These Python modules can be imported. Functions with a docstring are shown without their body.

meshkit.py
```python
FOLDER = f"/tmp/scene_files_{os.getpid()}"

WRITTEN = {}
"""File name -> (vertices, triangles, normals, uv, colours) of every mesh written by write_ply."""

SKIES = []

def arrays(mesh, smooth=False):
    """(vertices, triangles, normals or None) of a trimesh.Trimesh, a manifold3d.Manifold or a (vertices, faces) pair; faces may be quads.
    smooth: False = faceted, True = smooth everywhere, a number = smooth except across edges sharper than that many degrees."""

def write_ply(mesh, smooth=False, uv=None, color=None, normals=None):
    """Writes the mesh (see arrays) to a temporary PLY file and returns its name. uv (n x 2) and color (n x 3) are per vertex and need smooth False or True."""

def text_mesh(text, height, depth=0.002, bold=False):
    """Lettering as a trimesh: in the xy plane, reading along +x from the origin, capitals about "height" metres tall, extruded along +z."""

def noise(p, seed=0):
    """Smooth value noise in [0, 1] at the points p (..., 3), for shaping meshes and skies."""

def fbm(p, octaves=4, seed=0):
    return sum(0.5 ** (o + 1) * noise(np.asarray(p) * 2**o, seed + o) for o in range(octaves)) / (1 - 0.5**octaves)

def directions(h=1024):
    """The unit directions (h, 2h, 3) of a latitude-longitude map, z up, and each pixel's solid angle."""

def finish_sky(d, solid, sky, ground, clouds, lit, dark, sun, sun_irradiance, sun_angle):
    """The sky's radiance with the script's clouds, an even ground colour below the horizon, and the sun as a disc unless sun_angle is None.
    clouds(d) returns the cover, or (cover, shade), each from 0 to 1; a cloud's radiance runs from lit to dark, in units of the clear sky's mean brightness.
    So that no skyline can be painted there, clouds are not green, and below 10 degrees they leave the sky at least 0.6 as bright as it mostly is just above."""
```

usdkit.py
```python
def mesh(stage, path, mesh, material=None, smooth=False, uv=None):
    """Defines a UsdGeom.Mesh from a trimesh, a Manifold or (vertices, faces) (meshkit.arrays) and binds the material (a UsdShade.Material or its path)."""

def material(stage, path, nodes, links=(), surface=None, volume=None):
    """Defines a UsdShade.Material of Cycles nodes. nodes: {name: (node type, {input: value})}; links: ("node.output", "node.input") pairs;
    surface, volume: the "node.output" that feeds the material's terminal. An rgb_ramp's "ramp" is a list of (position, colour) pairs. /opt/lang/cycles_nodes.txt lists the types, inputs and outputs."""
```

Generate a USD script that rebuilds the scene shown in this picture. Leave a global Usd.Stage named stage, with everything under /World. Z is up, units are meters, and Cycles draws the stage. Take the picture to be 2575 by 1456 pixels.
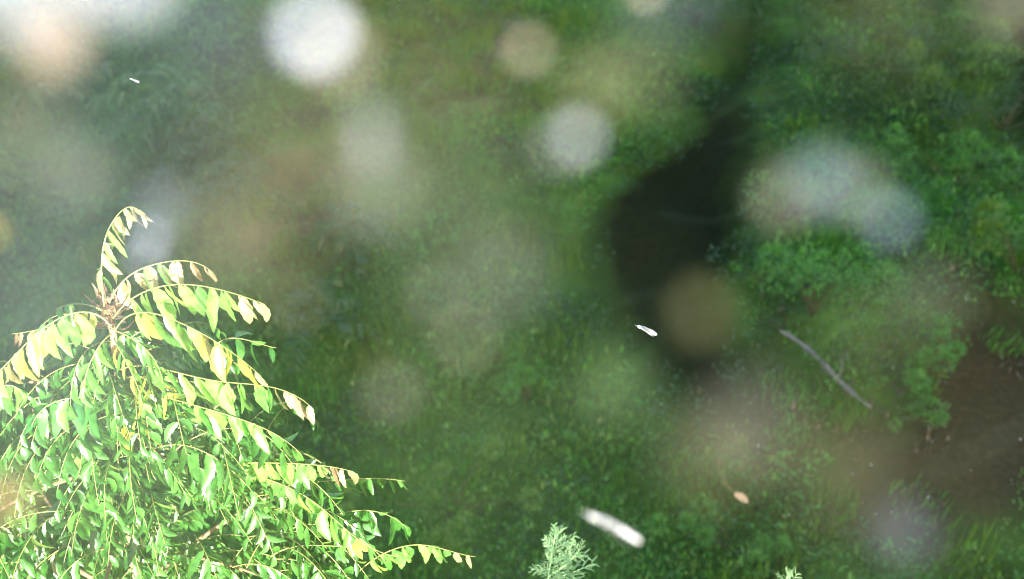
import math, random
import numpy as np, trimesh, usdkit, meshkit
from scipy.interpolate import make_interp_spline
from shapely.geometry import Polygon
from shapely import contains_xy
from pxr import Usd, UsdGeom, UsdLux, UsdShade, Gf, Sdf, Vt

# ------------------------------------------------------------------ stage, camera, sky, sun, exposure
stage = Usd.Stage.CreateInMemory()
UsdGeom.SetStageUpAxis(stage, UsdGeom.Tokens.z); UsdGeom.SetStageMetersPerUnit(stage, 1.0)
UsdGeom.Xform.Define(stage, '/World'); UsdGeom.Scope.Define(stage, '/World/Looks')
stage.SetDefaultPrim(stage.GetPrimAtPath('/World'))

EXPOSURE = 3.33
SKY_STRENGTH, SUN_INTENSITY = 0.15, 0.95
SUN_AZ, SUN_EL = (0.28, -0.96), math.radians(5)          # direction towards the sun (x, y), elevation
C = np.array([0, 0, 7.0]); PITCH = math.radians(38)
FOCAL, APERTURE_W, LENS_OPENING, FOCUS = 34.6, 36.0, 17.0, 2.8   # mm, mm, mm, m
cam = UsdGeom.Camera.Define(stage, '/World/camera')
cam.AddTranslateOp().Set(Gf.Vec3d(*C)); cam.AddRotateXOp().Set(90 - math.degrees(PITCH))
cam.CreateFocalLengthAttr(FOCAL); cam.CreateHorizontalApertureAttr(APERTURE_W); cam.CreateVerticalApertureAttr(APERTURE_W * 579 / 1024)
cam.CreateFStopAttr(FOCAL / LENS_OPENING); cam.CreateFocusDistanceAttr(FOCUS)
cam.CreateClippingRangeAttr(Gf.Vec2f(0.01, 2000)); cam.CreateExposureAttr(EXPOSURE)

az = math.atan2(*SUN_AZ)
usdkit.material(stage, '/World/Looks/sky', {
    's': ('sky_texture', {'sky_type': 'single_scattering', 'sun_disc': False, 'sun_elevation': SUN_EL, 'sun_rotation': az, 'aerosol_density': 1.5}),
    'b': ('background_shader', {'strength': SKY_STRENGTH})}, [('s.color', 'b.color')], surface='b.background')
dome = UsdLux.DomeLight.Define(stage, '/World/sky')
UsdShade.MaterialBindingAPI.Apply(dome.GetPrim()).Bind(UsdShade.Material.Get(stage, '/World/Looks/sky'))
dome.GetPrim().SetCustomDataByKey('kind', 'structure'); dome.GetPrim().SetCustomDataByKey('label', 'daylight sky above the slope'); dome.GetPrim().SetCustomDataByKey('category', 'sky')
sun = UsdLux.DistantLight.Define(stage, '/World/sun')
sun.CreateIntensityAttr(SUN_INTENSITY); sun.CreateNormalizeAttr(True) if hasattr(sun, 'CreateNormalizeAttr') else None
sun.CreateAngleAttr(0.5); sun.CreateColorAttr(Gf.Vec3f(1.0, 0.975, 0.94))
sd = np.array([SUN_AZ[0] * math.cos(SUN_EL), SUN_AZ[1] * math.cos(SUN_EL), math.sin(SUN_EL)])
sun.AddRotateZOp().Set(-math.degrees(az)); sun.AddRotateXOp().Set(-(90 - math.degrees(SUN_EL)))   # -z axis points away from the sun

# ------------------------------------------------------------------ helpers
FWD = np.array([0, math.cos(PITCH), -math.sin(PITCH)]); RIGHT = np.array([1.0, 0, 0]); UP = np.array([0, math.sin(PITCH), math.cos(PITCH)])
FPX = 1287.5 / (APERTURE_W / 2 / FOCAL)
def at(px, py, depth):
    """The point seen at (px, py) of a 2575 x 1456 view, at this depth."""
    return C + depth * (FWD + (px - 1287.5) / FPX * RIGHT - (py - 728) / FPX * UP)
def seen(p):
    p = np.atleast_2d(p) - C; d = p @ FWD
    return np.stack([1287.5 + FPX * (p @ RIGHT) / d, 728 - FPX * (p @ UP) / d, d], 1)
used = {}
def path_of(name, parent='/World'):
    k = (str(parent), name); n = used.get(k, -1) + 1; used[k] = n
    return f'{parent}/{name}' if n == 0 else f'{parent}/{name}_{n:03d}'
def tag(prim, label=None, cat=None, group=None, kind=None):
    for k, v in (('label', label), ('category', cat), ('group', group), ('kind', kind)):
        if v: prim.SetCustomDataByKey(k, v)
    return prim
def obj(name, m, mat, parent='/World', smooth=False):
    return usdkit.mesh(stage, path_of(name, parent), m, mat, smooth=smooth).GetPrim()
def thing(name, label, cat, group=None, loc=None, rotz=0, scale=None):
    x = UsdGeom.Xform.Define(stage, path_of(name))
    if loc is not None: x.AddTranslateOp().Set(Gf.Vec3d(*map(float, loc)))
    if rotz: x.AddRotateZOp().Set(rotz)
    if scale is not None: x.AddScaleOp().Set(Gf.Vec3f(*map(float, scale)))
    return tag(x.GetPrim(), label, cat, group)
class MB:
    def __init__(s): s.v, s.f, s.n = [], [], 0
    def add(s, v, f): s.v.append(v); s.f.append(np.asarray(f) + s.n); s.n += len(v)
    def mesh(s): return trimesh.Trimesh(np.vstack(s.v), np.vstack(s.f), process=False)
def unit(v): v = np.asarray(v, float); return v / (np.linalg.norm(v) + 1e-12)
def tube(p, r, sides=6):
    p = np.asarray(p, float); r = np.broadcast_to(r, (len(p),))
    t = np.gradient(p, axis=0); t /= np.linalg.norm(t, axis=1, keepdims=True) + 1e-12
    a = np.cross(t, [0.31, 0.17, 0.93] if abs(t[:, 2]).mean() < .9 else [1.0, 0.2, 0]); a /= np.linalg.norm(a, axis=1, keepdims=True) + 1e-12
    b = np.cross(t, a); g = np.arange(sides) * 2 * np.pi / sides
    v = p[:, None] + r[:, None, None] * (np.cos(g)[None, :, None] * a[:, None] + np.sin(g)[None, :, None] * b[:, None])
    i, j = np.meshgrid(np.arange(len(p) - 1), np.arange(sides), indexing='ij')
    q = np.stack([i * sides + j, i * sides + (j + 1) % sides, (i + 1) * sides + (j + 1) % sides, (i + 1) * sides + j], -1).reshape(-1, 4)
    f = np.vstack([q[:, [0, 1, 2]], q[:, [0, 2, 3]]]); v = v.reshape(-1, 3)
    n = len(v); v = np.vstack([v, p[:1], p[-1:]]); last = (len(p) - 1) * sides
    k = np.arange(sides); k2 = (k + 1) % sides
    f = np.vstack([f, np.stack([k2, k, np.full(sides, n)], 1), np.stack([last + k, last + k2, np.full(sides, n + 1)], 1)])
    return v, f
def spline(pts, n):
    pts = np.asarray(pts, float)
    if len(pts) == 2: return pts[0] + np.linspace(0, 1, n)[:, None] * (pts[1] - pts[0])
    t = np.r_[0, np.cumsum(np.linalg.norm(np.diff(pts, axis=0), axis=1))]
    return make_interp_spline(t, pts, k=min(3, len(pts) - 1))(np.linspace(0, t[-1], n))

# ------------------------------------------------------------------ materials
def leaf_mat(name, refl, trans, rough=.42, fac=.42, spread=.35, island=False, spec=.5):
    src = 'g.random_per_island' if island else 'o.random'
    nodes = {'o': ('object_info', {}), 'g': ('geometry', {}), 'n': ('noise_texture', {'scale': 35.0, 'detail': 3.0}),
        'm': ('map_range', {'from_min': 0., 'from_max': 1., 'to_min': 1 - spread, 'to_max': 1 + spread}),
        'k': ('map_range', {'from_min': .3, 'from_max': .7, 'to_min': .62, 'to_max': 1.35}), 'x': ('math', {'math_type': 'multiply'}),
        'h': ('hsv', {'color': refl}), 'h2': ('hsv', {'color': trans}),
        'hu': ('map_range', {'from_min': 0., 'from_max': 1., 'to_min': .515, 'to_max': .485}),
        'p': ('principled_bsdf', {'roughness': rough, 'specular_ior_level': spec}), 't': ('translucent_bsdf', {}), 'mix': ('mix_closure', {'fac': fac})}
    links = [(src, 'm.value'), ('g.position', 'n.vector'), ('n.fac', 'k.value'), ('m.result', 'x.value1'), ('k.result', 'x.value2'), (src, 'hu.value'),
        ('x.value', 'h.value'), ('x.value', 'h2.value'), ('hu.result', 'h.hue'), ('hu.result', 'h2.hue'), ('h.color', 'p.base_color'), ('h2.color', 't.color'),
        ('p.BSDF', 'mix.closure1'), ('t.BSDF', 'mix.closure2')]
    return usdkit.material(stage, f'/World/Looks/{name}', nodes, links, surface='mix.closure')
def plain_mat(name, a, b, scale=20., rough=.7, spec=.4, bump=0.):
    nodes = {'g': ('geometry', {}), 'n': ('noise_texture', {'scale': scale, 'detail': 5.0, 'roughness': .6}), 'r': ('rgb_ramp', {'ramp': [(.3, a), (.7, b)]}),
        'b': ('bump', {'strength': bump, 'distance': .01}), 'p': ('principled_bsdf', {'roughness': rough, 'specular_ior_level': spec})}
    links = [('g.position', 'n.vector'), ('n.fac', 'r.fac'), ('r.color', 'p.base_color')]
    if bump: links += [('n.fac', 'b.height'), ('b.normal', 'p.normal')]
    return usdkit.material(stage, f'/World/Looks/{name}', nodes, links, surface='p.BSDF')
M = {
    'green': leaf_mat('leaf_green', (.062, .19, .028), (.17, .42, .05), .34, spec=.7),
    'deep': leaf_mat('leaf_deep_green', (.035, .14, .03), (.09, .30, .07), .34, spec=.7),
    'lime': leaf_mat('leaf_yellow_green', (.10, .26, .045), (.42, .58, .12), .34, spec=.7),
    'yellow': leaf_mat('leaf_yellow', (.30, .32, .05), (.70, .62, .14), .34),
    'cream': leaf_mat('leaf_cream', (.19, .18, .075), (.34, .30, .14), .4),
    'rust': leaf_mat('leaf_rust', (.22, .15, .08), (.28, .18, .10)),
    'leaves_stuff': leaf_mat('leaf_mixed', (.07, .20, .03), (.20, .43, .05), .34, island=True, spread=.5, spec=.7),
    'mint': leaf_mat('leaf_pale', (.28, .44, .20), (.28, .44, .18), island=True),
    'stalk': plain_mat('stalk', (.13, .17, .04), (.24, .22, .08), 60., .5),
    'bark': plain_mat('bark', (.10, .07, .04), (.24, .17, .09), 45., .85, .2, .4),
    'twig': plain_mat('twig', (.03, .03, .015), (.06, .05, .03), 45., .85, .2),
    'cover_green': leaf_mat('cover_green', (.09, .24, .03), (.09, .30, .015), island=True, spread=.35),
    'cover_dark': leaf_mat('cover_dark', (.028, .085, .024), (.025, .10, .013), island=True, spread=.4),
    'cover_yellow': leaf_mat('cover_yellow', (.11, .21, .022), (.13, .25, .015), island=True, spread=.4),
    'cover_brown': leaf_mat('cover_brown', (.08, .06, .03), (.08, .06, .03), island=True, spread=.5, fac=.2),
    'pole': plain_mat('added_stick_grey', (.06, .06, .066), (.11, .108, .112), 12., .7),
    'petal': plain_mat('dry_leaf_cream', (.34, .22, .14), (.46, .34, .22), 40., .6),
    'insect': plain_mat('insect_body', (.20, .21, .22), (.30, .30, .31), 300., .5),
    'wing': leaf_mat('insect_wing', (.16, .17, .18), (.15, .16, .17), spread=.05),
    'speck': plain_mat('speck_white', (.70, .72, .62), (.86, .86, .80), 30., .35),
}
DROP_COLOR = dict(bright=(.74, .78, .97), ochre=(.36, .28, .12), peach=(.50, .40, .29), white=(.74, .78, .97), lilac=(.56, .60, .84), blue=(.44, .58, .82), beige=(.70, .64, .52), tan=(.40, .37, .24),
    olive=(.36, .38, .18), grey=(.52, .55, .52), green=(.42, .58, .34), pink=(.58, .52, .50), yellow=(.70, .60, .12))  # tints paint the light that each drop catches
DIM = .35
DROP_COLOR = {k: c if k == 'bright' else tuple(DIM * x for x in c) for k, c in DROP_COLOR.items()}
def drop_mat(col, milk):
    """Water, mostly clear, its milky tint to this degree paints the light it catches."""
    k = f'raindrop_{col}_{round(milk * 1000)}'
    if not stage.GetPrimAtPath(f'/World/Looks/{k}'):
        usdkit.material(stage, f'/World/Looks/{k}', {'p': ('principled_bsdf', {'base_color': DROP_COLOR[col], 'roughness': .12, 'ior': 1.333}), 't': ('translucent_bsdf', {'color': DROP_COLOR[col]}),
            'm': ('mix_closure', {'fac': .5}), 'c': ('transparent_bsdf', {'color': (1, 1, 1)}), 'w': ('mix_closure', {'fac': float(milk)})},
            [('p.BSDF', 'm.closure1'), ('t.BSDF', 'm.closure2'), ('c.BSDF', 'w.closure1'), ('m.closure', 'w.closure2')], surface='w.closure')
    return UsdShade.Material.Get(stage, f'/World/Looks/{k}')

# ------------------------------------------------------------------ the ground: one sheet, a valley floor, a far rise and an added unseen ridge
POLY = {
    'soil': [Polygon([(2060, 1100), (2330, 1040), (2470, 1330), (2220, 1430), (2040, 1310)]), Polygon([(2290, 600), (2420, 560), (2470, 700), (2575, 780), (2700, 800), (2700, 1330), (2440, 1350), (2230, 1330), (2190, 1210), (2330, 1000), (2380, 830)]),
             Polygon([(1870, 800), (1960, 700), (1990, 860), (1900, 960)])],
    'dim': [Polygon([(1840, 1010), (1960, 860), (2120, 1010), (2200, 1120), (2190, 1300), (2000, 1350), (1860, 1180)])],
    'dark': [Polygon([(1780, -60), (1900, -60), (1910, 420), (1880, 620), (1840, 760), (1880, 900), (1920, 1000), (1850, 1090), (1740, 1100), (1620, 1020), (1530, 920), (1465, 800), (1445, 680), (1490, 520), (1620, 400), (1740, 300), (1790, 150)]),  # shade right of centre, painted as near-black ground
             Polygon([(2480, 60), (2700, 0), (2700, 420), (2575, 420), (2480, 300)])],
    'sere': [Polygon([(500, 330), (900, 340), (860, 700), (560, 680)]), Polygon([(1000, 80), (1330, 60), (1330, 300), (1000, 300)]), Polygon([(1650, 1060), (1980, 1080), (1960, 1290), (1700, 1230)])],
}
def zone(name, x, y, z):
    s = seen(np.stack([x, y, z], 1)); w = np.zeros(len(x))
    j = (meshkit.noise(np.stack([x * .9, y * .9, 0 * x], 1), 5) - .5) * 70; k = (meshkit.noise(np.stack([x * .9, y * .9, 0 * x + 7], 1), 6) - .5) * 70
    ok = s[:, 2] > .5; go = np.random.default_rng(4).normal(0, 48, (20, 2))
    for p in POLY[name]:
        w[ok] = np.maximum(w[ok], sum(contains_xy(p, s[ok, 0] + j[ok] + a, s[ok, 1] + k[ok] + b).astype(float) for a, b in go) / len(go))
    return w
def height(x, y):
    x, y = np.asarray(x, float), np.asarray(y, float)
    t = .28 * x - .96 * y                                    # towards the low sun: unseen ridge added behind the camera to shade the valley floor
    ridge = lambda u, top, run: top * (1 / (1 + np.exp(-(u - run) / (run * .18))))
    hill = ridge(t, 9.3, 40) + ridge(.35 * x + .94 * y, 16, 70)
    p = np.stack([x * .35, y * .35, 0 * x], -1)
    bumps = (meshkit.fbm(p, 4, 3) - .5) * .9 + (meshkit.fbm(p * 5, 3, 9) - .5) * .16
    added_dip = -.35 * np.exp(-((x - 2.6) / .9) ** 2 - ((y - 10.5) / 2.6) ** 2)  # shallow dip added under the painted shade patch
    return np.maximum(hill, 0) + bumps / (1 + .5 * np.clip(hill, 0, 30)) + added_dip
def axis(c, inner, outer, n_in, n_out):
    a = np.linspace(-inner, inner, n_in); b = inner + (outer - inner) * np.linspace(0, 1, n_out + 1)[1:] ** 2.2
    return c + np.r_[-b[::-1], a, b]
gx, gy = axis(0, 14, 260, 190, 34), axis(14, 11, 260, 160, 34)
X, Y = np.meshgrid(gx, gy, indexing='ij'); x, y = X.ravel(), Y.ravel(); z = height(x, y)
i, j = np.meshgrid(np.arange(len(gx) - 1), np.arange(len(gy) - 1), indexing='ij')
a = (i * len(gy) + j).ravel(); q = np.stack([a, a + len(gy), a + len(gy) + 1, a + 1], 1)
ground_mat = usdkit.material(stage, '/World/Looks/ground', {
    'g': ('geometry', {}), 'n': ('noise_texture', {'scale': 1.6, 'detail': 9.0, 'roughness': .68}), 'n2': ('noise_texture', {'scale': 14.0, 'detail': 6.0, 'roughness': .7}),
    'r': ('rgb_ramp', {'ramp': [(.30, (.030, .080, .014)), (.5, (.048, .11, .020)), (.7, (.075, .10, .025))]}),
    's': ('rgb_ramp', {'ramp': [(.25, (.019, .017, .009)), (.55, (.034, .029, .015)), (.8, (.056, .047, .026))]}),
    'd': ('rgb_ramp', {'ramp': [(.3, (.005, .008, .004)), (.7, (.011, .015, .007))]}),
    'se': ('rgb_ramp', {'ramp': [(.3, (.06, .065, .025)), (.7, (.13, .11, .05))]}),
    'as': ('attribute', {'attribute': 'soil'}), 'ad': ('attribute', {'attribute': 'painted_shade'}), 'ae': ('attribute', {'attribute': 'sere'}),
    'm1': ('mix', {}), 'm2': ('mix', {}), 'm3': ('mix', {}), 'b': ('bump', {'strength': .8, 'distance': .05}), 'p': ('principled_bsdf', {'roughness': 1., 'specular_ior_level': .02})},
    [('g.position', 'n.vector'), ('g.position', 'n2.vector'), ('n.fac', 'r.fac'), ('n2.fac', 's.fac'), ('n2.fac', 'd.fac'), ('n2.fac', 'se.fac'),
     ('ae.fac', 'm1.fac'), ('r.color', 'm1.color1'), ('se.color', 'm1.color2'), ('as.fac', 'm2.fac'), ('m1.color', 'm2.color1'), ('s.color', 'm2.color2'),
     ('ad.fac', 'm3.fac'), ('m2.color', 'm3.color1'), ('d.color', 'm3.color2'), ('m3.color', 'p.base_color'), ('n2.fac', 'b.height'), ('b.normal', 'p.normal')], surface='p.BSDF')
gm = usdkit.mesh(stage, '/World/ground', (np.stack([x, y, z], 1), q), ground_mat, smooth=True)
for nm, key in (('soil', 'soil'), ('painted_shade', 'dark'), ('sere', 'sere')):
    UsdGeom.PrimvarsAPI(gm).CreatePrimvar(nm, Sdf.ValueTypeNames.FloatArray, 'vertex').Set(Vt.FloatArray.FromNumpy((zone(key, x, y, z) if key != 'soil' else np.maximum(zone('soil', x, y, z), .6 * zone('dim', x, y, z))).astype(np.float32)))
tag(gm.GetPrim(), 'brown soil of the valley floor with painted shade, rising into a hillside and an added ridge', 'ground', kind='structure')
def on_ground(px, py):
    ds = np.arange(4.0, 34.0, .06); q_ = at(px, py, ds[:, None]); h_ = height(q_[:, 0], q_[:, 1])
    i_ = int(np.argmax(q_[:, 2] <= h_)); p = q_[i_].copy(); p[2] = h_[i_]
    return p

# ------------------------------------------------------------------ leaves
def leaflet(base, d, wdir, length, width, curl=.15, bend=.12, rng=random, n=8):
    """One lanceolate, toothed, slightly sickle-shaped leaflet folded along its midrib."""
    d = unit(d); w = unit(wdir - np.dot(wdir, d) * d); nrm = np.cross(d, w)
    s = np.linspace(0, 1, n + 1)
    prof = s ** .62 * (1 - s) ** .78; prof /= prof.max()
    tooth = 1 + .09 * np.where(np.arange(n + 1) % 2, 1, -1)
    mid = base + length * (s[:, None] * d + (bend * np.sin(np.pi * s * .9))[:, None] * w - (curl * s ** 2)[:, None] * nrm)
    hw = width / 2 * prof
    L = mid + (hw * tooth)[:, None] * w + (hw * .38)[:, None] * nrm
    R = mid - (hw * .85 / tooth)[:, None] * w + (hw * .38)[:, None] * nrm
    v = np.stack([L, mid, R], 1).reshape(-1, 3); f = []
    for k in range(n):
        a = 3 * k; b = a + 3
        f += [(a, a + 1, b + 1), (a, b + 1, b), (a + 1, a + 2, b + 2), (a + 1, b + 2, b + 1)]
    return v, np.array(f)
def frond_leaflets(curve, pairs, length, hang, rng, width=.33):
    """Leaflets along a leaf stalk; hang 0 = spread flat to both sides, 1 = drooping straight down."""
    out = []; t = np.gradient(curve, axis=0)
    for k in range(pairs):
        s = .16 + .84 * (k + .5) / pairs
        for side in (-1, 1):
            ss = min(1, max(.05, s + side * .012 + rng.uniform(-.012, .012))); i = ss * (len(curve) - 1); i0 = int(min(i, len(curve) - 2)); p = curve[i0] + (i - i0) * (curve[i0 + 1] - curve[i0])
            if rng.random() < .05: continue
            tg = unit(t[i0]); sd_ = unit(np.cross(tg, [0, 0, 1.0])) * side
            h = hang + rng.uniform(-.12, .12)
            d = unit(sd_ * (1 - h) * .9 + tg * (.42 - .25 * h) + np.array([0, 0, -1.0]) * (.18 + h) + np.array([rng.uniform(-.12, .12) for _ in range(3)]))
            w = tg * rng.choice((1, 1, 1, -1)) + np.cross(d, tg) * rng.uniform(-1.1, 1.1)
            ln = length * (1 - .45 * max(0, ss - .55) / .45) * (.75 + .25 * min(1, ss / .35)) * rng.uniform(.82, 1.12)
            out.append((ss, leaflet(p, d, w, ln, ln * width * rng.uniform(.8, 1.2), rng.uniform(-.05, .42), rng.uniform(.03, .2), rng)))
    return out

# ------------------------------------------------------------------ the near neem tree
rng = random.Random(11)
TY = 2.2
def trunk_at(z_):
    s_ = seen(np.array([0, TY, max(z_, 3.6)]))[0]; px = np.interp(s_[1], [600, 780, 1000, 1250, 1456, 1700], [250, 266, 298, 322, 340, 352])
    return np.array([(px - 1287.5) / FPX * s_[2] + .006 * math.sin(z_ * 9), TY + .015 * math.sin(z_ * 5 + 1), z_])
neem = thing('neem_tree', 'tall sunlit young neem tree filling the lower left corner', 'tree')
NP = str(neem.GetPath())
top_z = 5.24
zs = np.linspace(height(np.array([trunk_at(0)[0]]), np.array([TY]))[0] - .1, top_z, 40)
tp = np.array([trunk_at(q_) for q_ in zs])
obj('trunk', tube(tp, np.interp(zs, [0, 3.5, 5.24], [.055, .028, .009]), 9), M['bark'], NP, smooth=True)
fronds = []     # (curve, pairs, leaflet length, hang, kind)
def hero(pts, pairs, ln, hang, kind):
    fronds.append((spline([at(*p) for p in pts], 26), round(pairs * 1.12), ln * 1.36, hang, kind, True))
# silhouettes that the photograph shows one by one
hero([(262, 770, 2.75), (255, 690, 2.72), (262, 610, 2.70), (292, 545, 2.66), (330, 520, 2.62), (362, 545, 2.60)], 9, .062, .72, 'shoot')
hero([(275, 760, 2.74), (330, 690, 2.68), (410, 660, 2.62), (490, 660, 2.58), (535, 685, 2.56)], 6, .068, .95, 'tip')
hero([(285, 800, 2.74), (350, 740, 2.66), (450, 715, 2.58), (560, 730, 2.52), (665, 765, 2.48)], 9, .092, .97, 'limetip')
hero([(290, 830, 2.74), (360, 785, 2.64), (450, 810, 2.56), (560, 870, 2.50), (655, 945, 2.46)], 10, .092, .95, 'yellowish')
hero([(285, 830, 2.76), (220, 785, 2.72), (150, 800, 2.66), (60, 870, 2.62), (-30, 960, 2.60)], 9, .086, .90, 'yellowish')
hero([(270, 800, 2.8), (200, 800, 2.9), (130, 820, 2.98), (30, 840, 3.02)], 7, .060, .85, 'tip')
hero([(300, 930, 2.86), (420, 930, 2.72), (560, 960, 2.62), (690, 975, 2.56), (785, 1025, 2.52)], 11, .086, .93, 'limetip')
hero([(305, 980, 2.92), (420, 1000, 2.8), (560, 1040, 2.72), (680, 1085, 2.68), (760, 1145, 2.66)], 11, .080, .85, 'green')
hero([(520, 905, 3.0), (590, 850, 2.96), (640, 860, 2.94), (695, 875, 2.92)], 4, .066, .35, 'green')
hero([(480, 1190, 3.0), (600, 1165, 2.94), (720, 1165, 2.88), (820, 1172, 2.84), (885, 1185, 2.82)], 10, .080, .95, 'limetip')
hero([(700, 1215, 3.3), (820, 1210, 3.28), (930, 1203, 3.26), (1018, 1210, 3.24)], 9, .062, .92, 'lime')
hero([(560, 1170, 3.05), (700, 1215, 2.96), (800, 1270, 2.9), (880, 1340, 2.86), (1000, 1400, 2.84)], 10, .080, .90, 'lime')
hero([(760, 1330, 3.2), (860, 1290, 3.14), (960, 1290, 3.1), (1025, 1330, 3.08)], 7, .088, .70, 'green')
hero([(900, 1440, 3.2), (980, 1385, 3.12), (1060, 1370, 3.08), (1130, 1385, 3.05), (1195, 1400, 3.03)], 8, .076, .97, 'limetip')
hero([(680, 1400, 3.1), (740, 1375, 3.06), (820, 1372, 3.02), (900, 1375, 3.0)], 6, .074, .9, 'green')
hero([(300, 1240, 3.2), (230, 1300, 3.14), (150, 1380, 3.1), (60, 1460, 3.06)], 9, .085, .45, 'green')
hero([(300, 1265, 3.25), (200, 1280, 3.2), (130, 1300, 3.16), (80, 1360, 3.12)], 8, .070, .75, 'green')
hero([(300, 1010, 2.9), (220, 1000, 2.84), (140, 1010, 2.8), (80, 1070, 2.78)], 9, .085, .6, 'deep')
hero([(310, 1090, 3.0), (230, 1080, 2.95), (150, 1110, 2.92), (95, 1200, 2.9)], 9, .080, .7, 'green')
hero([(310, 1130, 3.05), (240, 1165, 3.0), (170, 1135, 2.98), (60, 1140, 2.96), (-20, 1170, 2.95)], 9, .075, .8, 'deep')
hero([(305, 960, 2.9), (360, 950, 2.84), (400, 975, 2.8), (430, 1000, 2.78)], 4, .085, .3, 'yellow')
hero([(315, 1060, 2.95), (360, 1030, 2.88), (400, 1050, 2.84)], 3, .10, .4, 'yellow')
hero([(272, 790, 2.78), (225, 768, 2.78), (180, 765, 2.78), (140, 778, 2.78)], 4, .055, .5, 'deep')
hero([(285, 830, 2.76), (330, 850, 2.70), (385, 900, 2.66), (410, 965, 2.64)], 7, .062, .8, 'green')
hero([(280, 840, 2.76), (250, 870, 2.70), (220, 930, 2.68), (212, 1000, 2.67)], 7, .062, .7, 'green')
hero([(287, 850, 2.76), (312, 900, 2.68), (345, 970, 2.66), (362, 1030, 2.66)], 7, .058, .6, 'lime')
hero([(60, 1000, 2.9), (30, 970, 2.86), (-40, 990, 2.84)], 5, .07, .9, 'green')
# branches and the rest of the crown
def allowed(p):
    s = seen(p)[0]
    return s[0] < 600 + (s[1] - 780) * .86 and s[1] > 800 and s[2] > 2.2
branch_list = []
ga = 2.39996
for k in range(20):
    z_ = 4.93 - 1.55 * (k / 19) ** .9
    a = ga * k + .7; ln = .20 + .80 * (k / 19) ** .8
    b0 = trunk_at(z_); dr = np.array([math.cos(a), math.sin(a), 0])
    pts = [b0, b0 + dr * ln * .5 + [0, 0, ln * .26], b0 + dr * ln + [0, 0, ln * .34]]
    for _ in range(8):
        if allowed(pts[-1]): break
        pts = [b0 + (q_ - b0) * .82 for q_ in pts]
    c = spline(pts, 12); branch_list.append(c)
    obj('branch', tube(c, np.linspace(.011, .004, 12), 6), M['bark'], NP, smooth=True)
    for m in range(6 + (k > 8) * 2):
        s = (m + 1.0) / (6 + (k > 8) * 2); p = c[int(s * 11)]; aa = a + (m - 3.2) * .62 + rng.uniform(-.3, .3)
        fd = np.array([math.cos(aa), math.sin(aa), 0]); L = rng.uniform(.24, .36)
        for _ in range(6):
            cv = [p, p + fd * L * .45 + [0, 0, L * rng.uniform(.10, .25)], p + fd * L * .95 + [0, 0, -L * rng.uniform(.05, .4)]]
            if allowed(cv[-1]): break
            aa += 1.0; fd = np.array([math.cos(aa), math.sin(aa), 0]); L *= .9
        else: continue
        fronds.append((spline(cv, 16), rng.randint(6, 8), rng.uniform(.074, .10), rng.uniform(.25, .85), rng.choice(['green', 'green', 'deep', 'lime', 'lime', 'limetip']), False))
for k in range(26):
    z_ = 5.12 - 1.2 * (k / 26); a = ga * k + 2; p = trunk_at(z_); L = rng.uniform(.24, .34)
    for _ in range(6):
        fd = np.array([math.cos(a), math.sin(a), 0]); cv = [p, p + fd * L * .45 + [0, 0, L * .22], p + fd * L * .95 + [0, 0, -L * rng.uniform(.05, .4)]]
        if allowed(cv[-1]): break
        a += 1.1; L *= .9
    else: continue
    fronds.append((spline(cv, 16), 7, rng.uniform(.075, .095), rng.uniform(.35, .9), rng.choice(['green', 'deep', 'green', 'lime']), False))
crown = Polygon([(120, 960), (330, 900), (520, 960), (660, 1080), (760, 1200), (900, 1330), (1010, 1470), (-60, 1480), (-60, 1330), (60, 1120)])
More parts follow.
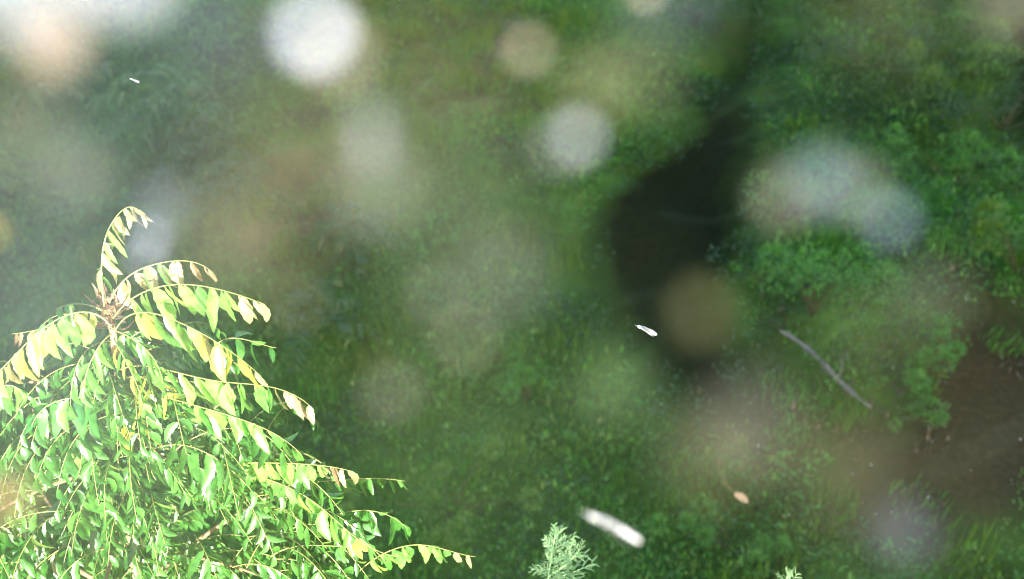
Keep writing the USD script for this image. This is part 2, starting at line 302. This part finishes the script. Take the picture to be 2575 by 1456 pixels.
gaps = [Polygon([(60, 1210), (230, 1230), (200, 1310), (60, 1310)]), Polygon([(640, 1260), (720, 1290), (690, 1400), (640, 1380)]), Polygon([(700, 900), (640, 1000), (760, 1120), (800, 1000)])]
made = 0
while made < 150:
    px, py = rng.uniform(-40, 1000), rng.uniform(930, 1470)
    if not contains_xy(crown, px, py) or any(contains_xy(g_, px, py) for g_ in gaps): continue
    tz = trunk_at(0)[:2]; p = at(px, py, rng.uniform(2.75, 3.15) + (py - 930) / 540 * .25); ax_ = trunk_at(p[2] + .05); d = p - ax_; d[2] = 0
    if np.linalg.norm(d) > 1.05: continue
    d = unit(unit(d) + np.array([rng.uniform(-.5, .5), rng.uniform(-.7, .2), 0])); L = rng.uniform(.22, .34)
    cv = [p - d * L * .5 - [0, 0, .02], p + [0, 0, L * .12], p + d * L * .5 - [0, 0, L * rng.uniform(.05, .35)]]
    if not allowed(cv[-1]): continue
    made += 1
    fronds.append((spline(cv, 16), rng.randint(6, 8), rng.uniform(.068, .092), rng.uniform(.3, .9), rng.choice(['green', 'lime', 'lime', 'limetip', 'yellowish'] if px > 380 and py > 1100 else ['green', 'green', 'deep', 'lime']), False))
def shade_of(kind, s):
    r = rng.random()
    if kind == 'shoot': return 'cream' if s > .72 else rng.choice(['lime', 'cream', 'lime'])
    if kind == 'tip': return 'rust' if s > .8 else rng.choice(['cream', 'lime', 'cream'])
    if kind == 'limetip': return ('rust' if r < .25 else 'cream') if s > .82 else ('lime' if s > .35 or r < .4 else 'green')
    if kind == 'yellowish': return ('cream' if r < .5 else 'yellow') if s > .55 else ('yellow' if r < .3 else 'lime')
    if kind == 'yellow': return 'yellow'
    if kind == 'lime': return 'lime' if r < .75 else ('green' if r < .9 else 'yellow')
    return kind if r < .85 else 'lime'
count = 0; rest = MB(); rest_l = MB(); stalks = MB()
order = sorted(range(len(fronds)), key=lambda q_: (not fronds[q_][5], fronds[q_][4] in ('green', 'deep', 'lime'), seen(fronds[q_][0][12])[0, 2]))
for q_ in order:
    curve, pairs, ln, hang, kind, is_hero = fronds[q_]
    tb = tube(curve, np.linspace(.0019, .0007, len(curve)) * (1.25 if is_hero else 1), 5); ls = frond_leaflets(curve, pairs, ln, hang, rng)
    if count + len(ls) <= 330:
        st = obj('leaf_stalk', tb, M['stalk'], NP, smooth=True); sp = str(st.GetPath())
        for s, m in ls: obj('leaflet', m, M[shade_of(kind, s)], sp, smooth=True); count += 1
    else:
        stalks.add(*tb)
        for s, m in ls: (rest_l if shade_of(kind, s) in ('lime', 'yellow', 'cream', 'rust') else rest).add(*m)
tag(obj('leaflets', rest.mesh(), M['leaves_stuff'], NP, True), kind='stuff')
M['leaves_lime'] = leaf_mat('leaf_mixed_yellow', (.10, .26, .04), (.42, .56, .12), .34, island=True, spread=.45, spec=.7)
tag(obj('yellow_leaflets', rest_l.mesh(), M['leaves_lime'], NP, True), kind='stuff')
tag(obj('leaf_stalks', stalks.mesh(), M['stalk'], NP, True), kind='stuff')
bud = MB(); bc = trunk_at(top_z)
for k in range(80):     # the brown tuft of young shoots at the fork
    a = ga * k; d = unit([math.cos(a), math.sin(a), rng.uniform(-.7, .9)]); l_ = rng.uniform(.02, .045)
    o_ = bc + np.array([rng.uniform(-.03, .03), rng.uniform(-.03, .03), -.10 + .11 * rng.random()])
    bud.add(*leaflet(o_, d, np.cross(d, [0, 0, 1.]), l_, rng.uniform(.008, .015), rng.uniform(.3, 1.2), rng.uniform(-.3, .3), rng, 5))
obj('young_shoots', bud.mesh(), M['rust'], NP, True)

# ------------------------------------------------------------------ feathery pale plants at the bottom edge
def feather_leaf(base, d, w, L, rng, lobes=4):
    m = MB(); d = unit(d); w = unit(w - np.dot(w, d) * d); n = np.cross(d, w)
    pts = np.array([base + L * (s * d - .16 * s * s * n) for s in np.linspace(0, 1, 7)])
    m.add(*tube(pts, np.linspace(.010, .004, 7) * L * 2, 4))
    for k in range(lobes):
        s = .25 + .7 * k / (lobes - 1); p = pts[0] + (pts[-1] - pts[0]) * s
        for side in (-1, 1):
            dd = unit(d * .8 + side * w * .75 + n * rng.uniform(-.15, .15)); l2 = L * (.42 - .26 * abs(s - .45)) * rng.uniform(.8, 1.15)
            m.add(*leaflet(p, dd, np.cross(dd, n), l2, l2 * .20, .1, .06, rng, 4))
            for s2 in (.45, .7):
                q2 = p + dd * l2 * s2; d3 = unit(dd + side * .7 * w * rng.choice((-1, 1)) + d * .4)
                m.add(*leaflet(q2, d3, np.cross(d3, n), l2 * .42, l2 * .10, .1, .05, rng, 3))
    m.add(*leaflet(pts[-2], d, w, L * .28, L * .06, .1, .05, rng, 4))
    return m.mesh()
def feather_plant(label, px, py, depth, tall, nleaf, seed, side=0., size=1.):
    r = random.Random(seed); top = at(px, py, depth); gz = height(top[:1], top[1:2])[0]
    o = np.array([top[0] - .05, top[1] + .12, gz - .03]); t = thing('feathery_plant', label, 'plant'); tp_ = str(t.GetPath())
    stem = spline([o, o + [.02, -.05, (top[2] - gz) * .5], top - [0.01, 0, .12], top], 20)
    obj('stem', tube(stem, np.linspace(.010, .0015, 20), 6), M['mint'], tp_, True)
    for k in range(nleaf):
        s = k / nleaf; p = top - np.array([0, 0, 1.0]) * (tall * s) + np.array([.004, .004, 0]) * r.uniform(-1, 1); p[:2] += (stem[-1][:2] - top[:2])
        a = ga * k + r.uniform(-.3, .3); el = r.uniform(.25, .9) if s < .4 else r.uniform(-.1, .6)
        d = np.array([math.cos(a) * math.cos(el), math.sin(a) * math.cos(el), math.sin(el)])
        L = size * (.032 + .095 * min(1, s * 1.8)) * r.uniform(.6, 1.3) * (1 + .25 * (d[0] > 0) * side)
        obj('leaf', feather_leaf(p, d, np.cross(d, [0, 0, 1.0]) + .2 * np.array([0, 0, r.uniform(-1, 1)]), L, r), M['mint'], tp_, True)
    # side shoot
    if side:
        b = [top - [0, 0, tall * .7], top + [.05, -.02, -tall * .45], top + [.085, -.03, -tall * .22]]
        c = spline(b, 10); obj('side_shoot', tube(c, np.linspace(.006, .0015, 10), 5), M['mint'], tp_, True)
        for k in range(12):
            s = k / 16; p = c[9 - int(s * 8)]; a = ga * k; el = r.uniform(.1, .9); d = np.array([math.cos(a) * math.cos(el), math.sin(a) * math.cos(el), math.sin(el)])
            obj('leaf', feather_leaf(p, d, np.cross(d, [0, 0, 1.0]), (.035 + .04 * s) * r.uniform(.8, 1.2), r), M['mint'], tp_, True)
feather_plant('pale feathery leaved plant top at the bottom edge right of the neem tree', 1398, 1330, 3.5, .36, 26, 3, 1., .76)
feather_plant('small pale sprig barely entering at the bottom edge towards the right corner', 1985, 1440, 3.0, .26, 24, 5, 0., .6)

# ------------------------------------------------------------------ neem saplings further down the slope
def sapling(name, label, px, py, H, nf, L, seed, mat, group=None, spread=.0):
    r = random.Random(seed); g = on_ground(px, py); t = thing(name, label, 'sapling', group, g); tp_ = str(t.GetPath())
    st = spline([[0, 0, -.05], [.03, .02, H * .5], [0, 0, H]], 12); obj('stem', tube(st, np.linspace(.013, .004, 12), 6), M['twig'], tp_, True)
    for k in range(nf):
        s = .12 + .88 * (k + 1) / nf; p = st[int(s * 11)]; a = ga * k + seed
        fd = np.array([math.cos(a), math.sin(a), 0]); l = L * r.uniform(.8, 1.2) * (1.25 - .5 * s)
        cv = spline([p, p + fd * l * .5 + [0, 0, l * .34], p + fd * l + [0, 0, l * r.uniform(-.1, .2)]], 12)
        m = MB(); m.add(*tube(cv, np.linspace(.004, .002, 12), 4))
        for _, q2 in frond_leaflets(cv, 9, l * .30, r.uniform(.15, .5), r, .24): m.add(*q2)
        obj('leaf', m.mesh(), mat, tp_, True)
M['sap'] = leaf_mat('sapling_leaf', (.035, .10, .03), (.06, .18, .02), island=True, spread=.4)
M['sap2'] = leaf_mat('sapling_leaf_light', (.06, .15, .035), (.09, .22, .03), island=True, spread=.4)
sapling('neem_sapling', 'feathery sapling under the beige blur in the upper left corner', 190, 275, .8, 14, .75, 1, M['sap2'])
sapling('neem_sapling', 'bushy light green sapling with arching leaves, upper left', 420, 380, 1.0, 20, .85, 2, M['sap2'])
sapling('neem_sapling', 'dark sapling with comb like leaves just right of the bushy light green one', 530, 460, .7, 16, .75, 3, M['sap'])
sapling('neem_sapling', 'low sapling above and right of the tip of the neem tree', 590, 540, .6, 14, .6, 4, M['sap'])
sapling('neem_sapling', 'blurred dim sapling behind the arching leaves at the middle of the picture', 880, 640, .55, 14, .6, 5, M['sap'])
sapling('neem_sapling', 'dim sapling right of the yellow green arching leaf tips', 800, 850, .5, 14, .55, 6, M['sap'])

# ------------------------------------------------------------------ shrubs
def shrub_mesh(r, w, d, h, n, leaf, ln):
    m = MB(); k_ = 0
    cl = [(np.array([r.gauss(0, .36) * w, r.gauss(0, .36) * d, h * (.25 + .65 * r.random())]), r.uniform(.16, .34) * min(w, h)) for _ in range(9)]
    for _ in range(n):
        c, rad = r.choice(cl); v = unit([r.gauss(0, 1), r.gauss(0, 1), r.gauss(.3, 1)]); p = c + v * rad * r.uniform(.55, 1.1)
        if p[2] < .02: continue
        dd = unit(v + np.array([r.uniform(-.7, .7), r.uniform(-.7, .7), r.uniform(-.6, .2)])); L = ln * r.uniform(.6, 1.3)
        m.add(*leaflet(p, dd, np.cross(dd, [.1, .2, 1.]), L, L * .45, .2, .05, r, 2))
    return m.mesh(), cl
def shrub(label, px, py, w, d, h, n, seed, mat, ln=.07, cat='shrub', name='shrub'):
    r = random.Random(seed); g = on_ground(px, py); t = thing(name, label, cat, None, g); tp_ = str(t.GetPath())
    h *= .75; f, cl = shrub_mesh(r, w, d, h, int(n * 2), None, ln * .62); st = MB()
    for c, rad in cl: st.add(*tube(spline([[0, 0, -.05], c * [.3, .3, .5], c * [.7, .7, .85]], 6), np.linspace(.010, .003, 6), 4))
    obj('stem', st.mesh(), M['twig'], tp_, True); obj('foliage', f, mat, tp_, True)
S = [
    ('bright green bush under the right end of the top right clock line of shrubs', 2440, 200, 1.5, 1.2, 1.0, 900, 'cover_yellow', .08),
    ('dark green shrub at the upper right, left of the brighter bush', 2180, 190, 1.8, 1.4, .8, 900, 'cover_dark', .07),
    ('dark shrub along the right edge under the brighter bush', 2520, 330, 1.4, 1.3, 1.1, 900, 'cover_dark', .08),
    ('green shrub with glinting leaves beside the bluish blur at the right', 2400, 490, 1.3, 1.2, .9, 900, 'cover_green', .08),
    ('yellow green grassy bush at the right edge above the bare soil', 2560, 700, 1.3, 1.0, .9, 900, 'cover_yellow', .10),
    ('upright green shrub right of the painted shade patch', 2040, 800, .7, .6, 1.1, 800, 'cover_green', .08),
    ('low green shrub at the left rim of the bare soil on the right', 2330, 960, .8, .7, .5, 600, 'cover_green', .07),
    ('small green clump on the bare soil beside the pale stick', 2320, 1060, .55, .5, .3, 350, 'cover_green', .06),
    ('green shrub above the upright one, on the far rim of the painted shade patch', 1960, 560, 1.0, .8, .8, 700, 'cover_green', .07),
    ('green shrub right of the neem tree, under the frond that reaches farthest right', 1130, 1300, 1.0, .8, .5, 800, 'cover_yellow', .06),
    ('dark green shrub at the lower right of the white insect', 1850, 1400, 1.0, .8, .45, 800, 'cover_green', .05),
    ('green shrub at the left edge beside the tree tip', 40, 520, 1.2, 1.0, .9, 700, 'cover_yellow', .08),
    ('dark shrub at the top centre between the beige blurs', 1150, 70, 1.8, 1.4, 1.0, 700, 'cover_dark', .08),
    ('bluish dark shrub at the top, left of the clock line', 1750, 60, 1.6, 1.4, 1.0, 700, 'cover_dark', .08),
    ('green shrub in the middle below the grey blurs', 1330, 1010, 1.3, 1.0, .4, 900, 'cover_green', .06),
]
S[0] = ('bright green bush in the upper right corner region',) + S[0][1:]
S[13] = ('dark shrub at the top edge left of the painted shade patch',) + S[13][1:]
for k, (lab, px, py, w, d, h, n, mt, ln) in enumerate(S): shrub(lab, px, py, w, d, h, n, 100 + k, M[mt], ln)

# ------------------------------------------------------------------ ground cover: small leaves nobody could count
def clump(r, n, ln, rad, h):
    m = MB()
    for _ in range(n):
        a = r.uniform(0, 6.283); q2 = rad * math.sqrt(r.random()); p = np.array([q2 * math.cos(a), q2 * math.sin(a), h * r.random()])
        e = r.uniform(-.2, 1.1); b = r.uniform(0, 6.283); d = np.array([math.cos(b) * math.cos(e), math.sin(b) * math.cos(e), math.sin(e)]); L = ln * r.uniform(.5, 1.3)
        m.add(*leaflet(p, d, np.cross(d, [0, .1, 1.0]), L, L * .5, .25, .05, r, 2))
    return m.mesh()
def grass(r, n, L, rad):
    m = MB()
    for _ in range(n):
        a = r.uniform(0, 6.283); q2 = rad * math.sqrt(r.random()); p = np.array([q2 * math.cos(a), q2 * math.sin(a), 0]); e = r.uniform(.7, 1.45); b = r.uniform(0, 6.283)
        d = np.array([math.cos(b) * math.cos(e), math.sin(b) * math.cos(e), math.sin(e)]); l = L * r.uniform(.5, 1.2)
        m.add(*leaflet(p, d, np.cross(d, [0, 0.1, 1.0]), l, .012, .5, .02, r, 3))
    return m.mesh()
r = random.Random(77)
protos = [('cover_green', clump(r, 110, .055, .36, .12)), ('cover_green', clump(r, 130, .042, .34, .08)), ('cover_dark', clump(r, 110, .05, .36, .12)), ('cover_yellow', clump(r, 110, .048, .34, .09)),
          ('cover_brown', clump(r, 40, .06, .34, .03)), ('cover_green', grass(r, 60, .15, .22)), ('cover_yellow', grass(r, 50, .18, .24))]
pi = UsdGeom.PointInstancer.Define(stage, '/World/ground_cover'); targets = []
for k, (mt, m) in enumerate(protos):
    targets.append(obj('leaf_clump', m, M[mt], '/World/ground_cover', True).GetPath())
pi.CreatePrototypesRel().SetTargets(targets)
g = np.random.default_rng(5); N = 15000
cx, cy = g.uniform(-13.5, 13.5, N), g.uniform(3.5, 25, N); cz = height(cx, cy); s_ = seen(np.stack([cx, cy, cz], 1))
keep = (s_[:, 0] > -250) & (s_[:, 0] < 2850) & (s_[:, 1] > -200) & (s_[:, 1] < 1750); cx, cy, cz = cx[keep], cy[keep], cz[keep]
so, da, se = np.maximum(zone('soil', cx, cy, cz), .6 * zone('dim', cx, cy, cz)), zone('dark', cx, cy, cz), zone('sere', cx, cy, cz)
nz = meshkit.fbm(np.stack([cx * .45, cy * .45, 0 * cx], 1), 3, 21); rr = g.random(len(cx))
idx = np.where(nz > .56, g.choice([3, 6, 0, 1], len(cx)), np.where(nz < .42, g.choice([2, 2, 0, 1], len(cx)), g.choice([0, 1, 1, 5], len(cx))))
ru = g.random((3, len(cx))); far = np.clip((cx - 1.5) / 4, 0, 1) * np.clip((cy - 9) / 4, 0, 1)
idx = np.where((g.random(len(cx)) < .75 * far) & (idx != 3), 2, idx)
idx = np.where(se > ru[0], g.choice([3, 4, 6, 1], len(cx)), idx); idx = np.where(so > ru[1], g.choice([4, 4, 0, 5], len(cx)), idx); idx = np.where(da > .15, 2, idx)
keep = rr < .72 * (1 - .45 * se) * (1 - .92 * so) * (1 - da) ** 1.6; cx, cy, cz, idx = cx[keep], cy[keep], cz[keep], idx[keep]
n = len(cx); rot = g.uniform(0, 2 * np.pi, n)
pi.CreatePositionsAttr(Vt.Vec3fArray.FromNumpy(np.stack([cx, cy, cz], 1).astype(np.float32)))
pi.CreateProtoIndicesAttr(Vt.IntArray.FromNumpy(idx.astype(np.int32)))
pi.CreateOrientationsAttr(Vt.QuathArray([Gf.Quath(float(math.cos(q2 / 2)), 0., 0., float(math.sin(q2 / 2))) for q2 in rot]))
sc = g.uniform(.7, 1.35, n); pi.CreateScalesAttr(Vt.Vec3fArray.FromNumpy(np.stack([sc, sc, sc * g.uniform(.8, 1.6, n)], 1).astype(np.float32)))
tag(pi.GetPrim(), 'low green undergrowth of small leaves and grass covering the valley floor', 'undergrowth', kind='stuff')

# tiny pale specks of a few blades scattered through the undergrowth
sp = MB(); r = random.Random(9); gi = np.random.default_rng(19)
for _ in range(80):
    px, py = (gi.uniform(1850, 2575), gi.uniform(80, 1400)) if _ < 55 else (gi.uniform(700, 2575), gi.uniform(300, 1440))
    p = on_ground(px, py) + [0, 0, r.uniform(.1, .3)]; R_ = r.uniform(.003, .007)
    for k in range(4):
        a = k * 1.571 + r.random(); d = unit([math.cos(a), math.sin(a), .5]); sp.add(*leaflet(p, d, np.cross(d, [0, 0, 1.]), R_ * 1.6, R_, .1, 0, r, 2))
tag(obj('small_flowers', sp.mesh(), M['speck'], smooth=True), 'tiny pale specks dotted through the undergrowth', 'specks', kind='stuff')

# ------------------------------------------------------------------ stick made up for a blurred flight trail, dry leaf, insects
a, b = on_ground(1955, 862), on_ground(2185, 1045); a[2] += .16; b[2] += .07
c = spline([a, a * .7 + b * .3 + [.02, .03, .02], a * .35 + b * .65 + [-.03, .0, .03], b], 24)
rad = .014 + .014 * np.sin(np.linspace(0, 3.1, 24)) + .006 * np.sin(np.linspace(0, 26, 24)); rad[0] = .008
t = thing('fallen_stick', 'long pale grey stick made up for a blurred flight trail, slanting over the undergrowth at the right of centre', 'stick')
obj('shaft', tube(c, rad, 9), M['pole'], str(t.GetPath()), True)
tw = spline([c[15], c[15] + [.05, .08, .10], c[15] + [.06, .2, .16]], 6); obj('side_twig', tube(tw, np.linspace(.009, .003, 6), 5), M['pole'], str(t.GetPath()), True)
p = on_ground(1850, 1245) + [0, 0, .35]; t = thing('dry_leaf', 'small cream dry leaf with a thin stalk below the beige blur, lower right of centre', 'dry leaf')
q2 = at(1868, 1256, seen(p)[0, 2]); p = at(1846, 1240, seen(p)[0, 2]); d = unit(q2 - p); v, f = leaflet(p, d, UP, .16, .07, .12, .05, r, 8)
obj('blade', (v, f), M['petal'], str(t.GetPath()), True)
obj('stalk', tube(spline([p, p - d * .12 + [0, 0, .06], p - d * .2 + [0, 0, .3]], 8), np.linspace(.005, .0035, 8), 5), M['bark'], str(t.GetPath()), True)
def insect(label, px0, py0, px1, py1, depth, fat, wing, seed):
    r = random.Random(seed); A_, B_ = at(px0, py0, depth), at(px1, py1, depth); ax = unit(B_ - A_); L = np.linalg.norm(B_ - A_); up = unit(UP - np.dot(UP, ax) * ax); sd_ = np.cross(ax, up)
    t = thing('flying_insect', label, 'insect'); tp_ = str(t.GetPath())
    s = np.linspace(0, 1, 22); prof = np.interp(s, [0, .04, .12, .17, .28, .42, .48, .7, .94, 1], [.3, .75, .8, .65, 1, .95, .75, .85, .75, .2]) * fat * L
    obj('body', tube(A_ + s[:, None] * L * ax + (.03 * L * np.sin(np.pi * s))[:, None] * up, prof, 10), M['insect'], tp_, True)
    for sx in (-1, 1):
        for k, (s0, ln) in enumerate(((.14, .60), (.36, .56))):
            d = unit(ax * .9 + sd_ * sx * .25 - up * (.10 + .16 * k) * sx); obj('wing', leaflet(A_ + ax * L * s0 + sd_ * sx * fat * L * .6, d, sd_ * sx + up * .6, L * ln, L * wing * .8, .03, .06 * sx, r, 8), M['wing'], tp_, True)
    for sx in (-1, 1):
        obj('antenna', tube(spline([A_, A_ - ax * L * .08 + sd_ * sx * L * .05, A_ - ax * L * .13 + sd_ * sx * L * .12], 5), np.linspace(.01, .004, 5) * L, 4), M['insect'], tp_, True)
insect('large blurred white insect flying above the bottom edge, right of the feathery plant', 1480, 1294, 1610, 1362, .85, .060, .06, 1)
insect('small sharp white insect flying over the painted shade patch', 1603, 820, 1652, 842, 3.0, .10, .26, 2)
insect('tiny pale insect flying in the upper left, right of the beige blur', 328, 198, 350, 207, 3.2, .10, .28, 3)

# ------------------------------------------------------------------ raindrops close to the camera, far out of focus, and added drops that paint haze
Af = LENS_OPENING * FOCAL; VEIL = .44
def raindrop(label, px, py, size, q_, veil, col, sy=1.0, seed=0):
    """size: width of the blur in the 2575-wide picture; q_: width of the drop over the width of its blur; veil: how much it hides at its middle."""
    veil = VEIL * veil / (1 if col == 'bright' else DIM); q_ = max(q_, min(.9, math.sqrt(veil) * 1.05)); c = size / 2575 * APERTURE_W
    d = Af * FOCUS * 1e3 / (c * (FOCUS * 1e3 - FOCAL) + Af) / 1e3
    ctr = at(px, py, d); rad = q_ * LENS_OPENING * 5e-4 * (1 - d / FOCUS)
    m = trimesh.creation.icosphere(3); v = m.vertices.copy()
    v = v * (1 + .10 * (meshkit.noise(v * 1.3 + seed, seed)[:, None] - .5)); v[:, 2] = np.where(v[:, 2] < 0, v[:, 2] * .86, v[:, 2] * 1.05)
    m.vertices = v * [rad, rad, rad * sy]
    x = obj('raindrop', m, drop_mat(col, min(1, veil / min(1, q_ * q_))), smooth=True); UsdGeom.Xformable(x).AddTranslateOp().Set(Gf.Vec3d(*ctr)); tag(x, label, 'raindrop')
DROPS = [  # the leading ones are added to paint haze and a smear
    ('tall grey drop added to paint a pale smear above the centre, under the brightest one', 935, 350, 170, .30, .013, 'lilac', 3.2),
    ('vast brownish drop added to paint haze over the top centre', 1000, 200, 620, .9, .034, 'tan'),
    ('vast brownish drop added to paint haze over the lower right corner', 2200, 1250, 620, .9, .018, 'tan'),
    ('vast pale drop added to paint haze over the foot of the neem tree', 330, 1330, 900, .9, .025, 'green'),
    ('vast pale drop added to paint haze over the upper left', 180, 250, 820, .9, .016, 'lilac'),
    ('vast pale drop added to paint haze over the tree top and the left edge', 120, 820, 760, .9, .026, 'white'),
    ('vast greenish drop added to paint haze over the bottom middle', 1250, 1150, 800, .9, .012, 'green'),
    ('brilliant white blurred raindrop, the brightest one, at the top left of centre', 790, 85, 228, .38, .24, 'bright'),
    ('grey blurred raindrop overlapping the brightest one at its lower right', 850, 135, 225, .35, .11, 'beige'),
    ('huge white blurred raindrop in the top left corner', 30, -70, 330, .7, .17, 'bright'),
    ('lilac white blurred raindrop at the top edge next to the corner one', 310, -70, 280, .6, .17, 'bright'),
    ('large beige blurred raindrop under the white one in the top left corner', 130, 115, 185, .5, .40, 'peach'),
    ('pinkish blurred raindrop behind the beige one in the top left corner', 165, 70, 210, .5, .07, 'pink'),
    ('small round beige grey blurred raindrop at the top, right of centre', 1325, 125, 146, .25, .10, 'beige'),
    ('pale grey round blurred raindrop, the crisper of the overlapping pair right of centre', 1452, 343, 162, .25, .12, 'white'),
    ('dimmer larger blurred raindrop behind the pale grey round one', 1408, 362, 190, .30, .055, 'grey'),
    ('tan blurred raindrop above the overlapping round pair', 1490, 215, 200, .7, .055, 'tan'),
    ('tan blurred raindrop up and right of the overlapping round pair', 1600, 200, 220, .7, .035, 'tan'),
    ('half hidden beige blurred raindrop cut by the top edge', 1622, -15, 110, .4, .12, 'beige'),
    ('wide grey blurred raindrop above the centre, the lower one', 945, 470, 240, .6, .045, 'grey'),
    ('faint grey blurred raindrop below the brightest one', 920, 330, 200, .7, .02, 'grey'),
    ('lilac grey blurred raindrop beside the tip of the neem tree', 383, 595, 118, .35, .11, 'lilac'),
    ('lilac grey blurred raindrop just under the one beside the tree tip', 368, 650, 118, .40, .06, 'lilac'),
    ('faint grey blurred raindrop above the one beside the tree tip', 410, 520, 150, .6, .03, 'lilac'),
    ('grey blurred raindrop in the middle of the picture, left of a bigger one', 1095, 740, 165, .30, .022, 'grey'),
    ('broad faint grey blurred raindrop in the middle of the picture', 1265, 690, 240, .6, .026, 'grey'),
    ('faint round blurred raindrop below the middle pair', 1170, 850, 185, .3, .025, 'pink'),
    ('faint brownish blurred raindrop lowest of the middle group', 985, 985, 165, .45, .025, 'pink'),
    ('faint olive blurred raindrop right of the arching leaf tips', 745, 760, 165, .4, .03, 'tan'),
    ('beige brown blurred raindrop over the painted shade patch', 1765, 785, 200, .45, .04, 'olive'),
    ('grey blurred raindrop, the upper one of the bright cluster at the right', 2065, 455, 200, .55, .052, 'blue'),
    ('grey blurred raindrop right of the upper one in the cluster at the right', 2150, 480, 190, .5, .04, 'grey'),
    ('pinkish blurred raindrop at the left of the cluster at the right', 1965, 500, 180, .5, .042, 'pink'),
    ('bluish blurred raindrop at the lower right of the cluster at the right', 2235, 550, 165, .40, .06, 'blue'),
    ('faint bluish blurred raindrop near the bottom right corner', 2270, 1340, 180, .6, .025, 'lilac'),
    ('yellowish beige blurred raindrop at the left edge near the bottom', 20, 1245, 140, .40, .50, 'ochre'),
    ('yellow blurred raindrop cut by the left edge beside the tree tip', -25, 580, 110, .5, .05, 'yellow'),
    ('broad beige blurred raindrop over the lower right of centre', 1770, 1150, 240, .8, .042, 'tan'),
    ('broad grey blurred raindrop right of the beige one at the lower right of centre', 1890, 1060, 250, .7, .03, 'pink'),
    ('broad olive blurred raindrop over the bare soil at the lower right', 2110, 1180, 260, .8, .035, 'olive'),
    ('broad green blurred raindrop left of the painted shade patch', 1540, 980, 200, .8, .03, 'green'),
    ('vast brown blurred raindrop spread over the upper left of centre', 700, 400, 420, .8, .04, 'tan'),
    ('vast brown blurred raindrop spread right of the tree tip', 590, 620, 280, .8, .06, 'tan'),
    ('vast grey blurred raindrop spread along the left edge', 50, 330, 240, .8, .042, 'tan'),
    ('grey blurred raindrop between the left edge and the bushy sapling', 190, 440, 200, .6, .03, 'grey'),
    ('vast bluish blurred raindrop spread over the top edge right of centre', 1660, 10, 260, .8, .02, 'lilac'),
    ('vast olive blurred raindrop spread over the top right', 2220, 30, 320, .8, .025, 'olive'),
    ('beige blurred raindrop in the top right corner', 2540, 10, 200, .7, .04, 'beige'),
    ('vast grey blurred raindrop spread over the top, left of centre', 540, 50, 340, .9, .025, 'lilac'),
    ('vast grey blurred raindrop spread over the middle of the picture', 1130, 560, 480, .9, .024, 'grey'),
    ('vast olive blurred raindrop spread over the lower middle', 1080, 980, 420, .9, .015, 'olive'),
    ('faint olive blurred raindrop over the green slope at the right', 2190, 840, 240, .8, .02, 'olive'),
    ('faint pinkish blurred raindrop beside the bare soil bank at the right', 2340, 740, 200, .7, .018, 'pink'),
]
for k, d_ in enumerate(DROPS): raindrop(*d_, seed=k + 1)
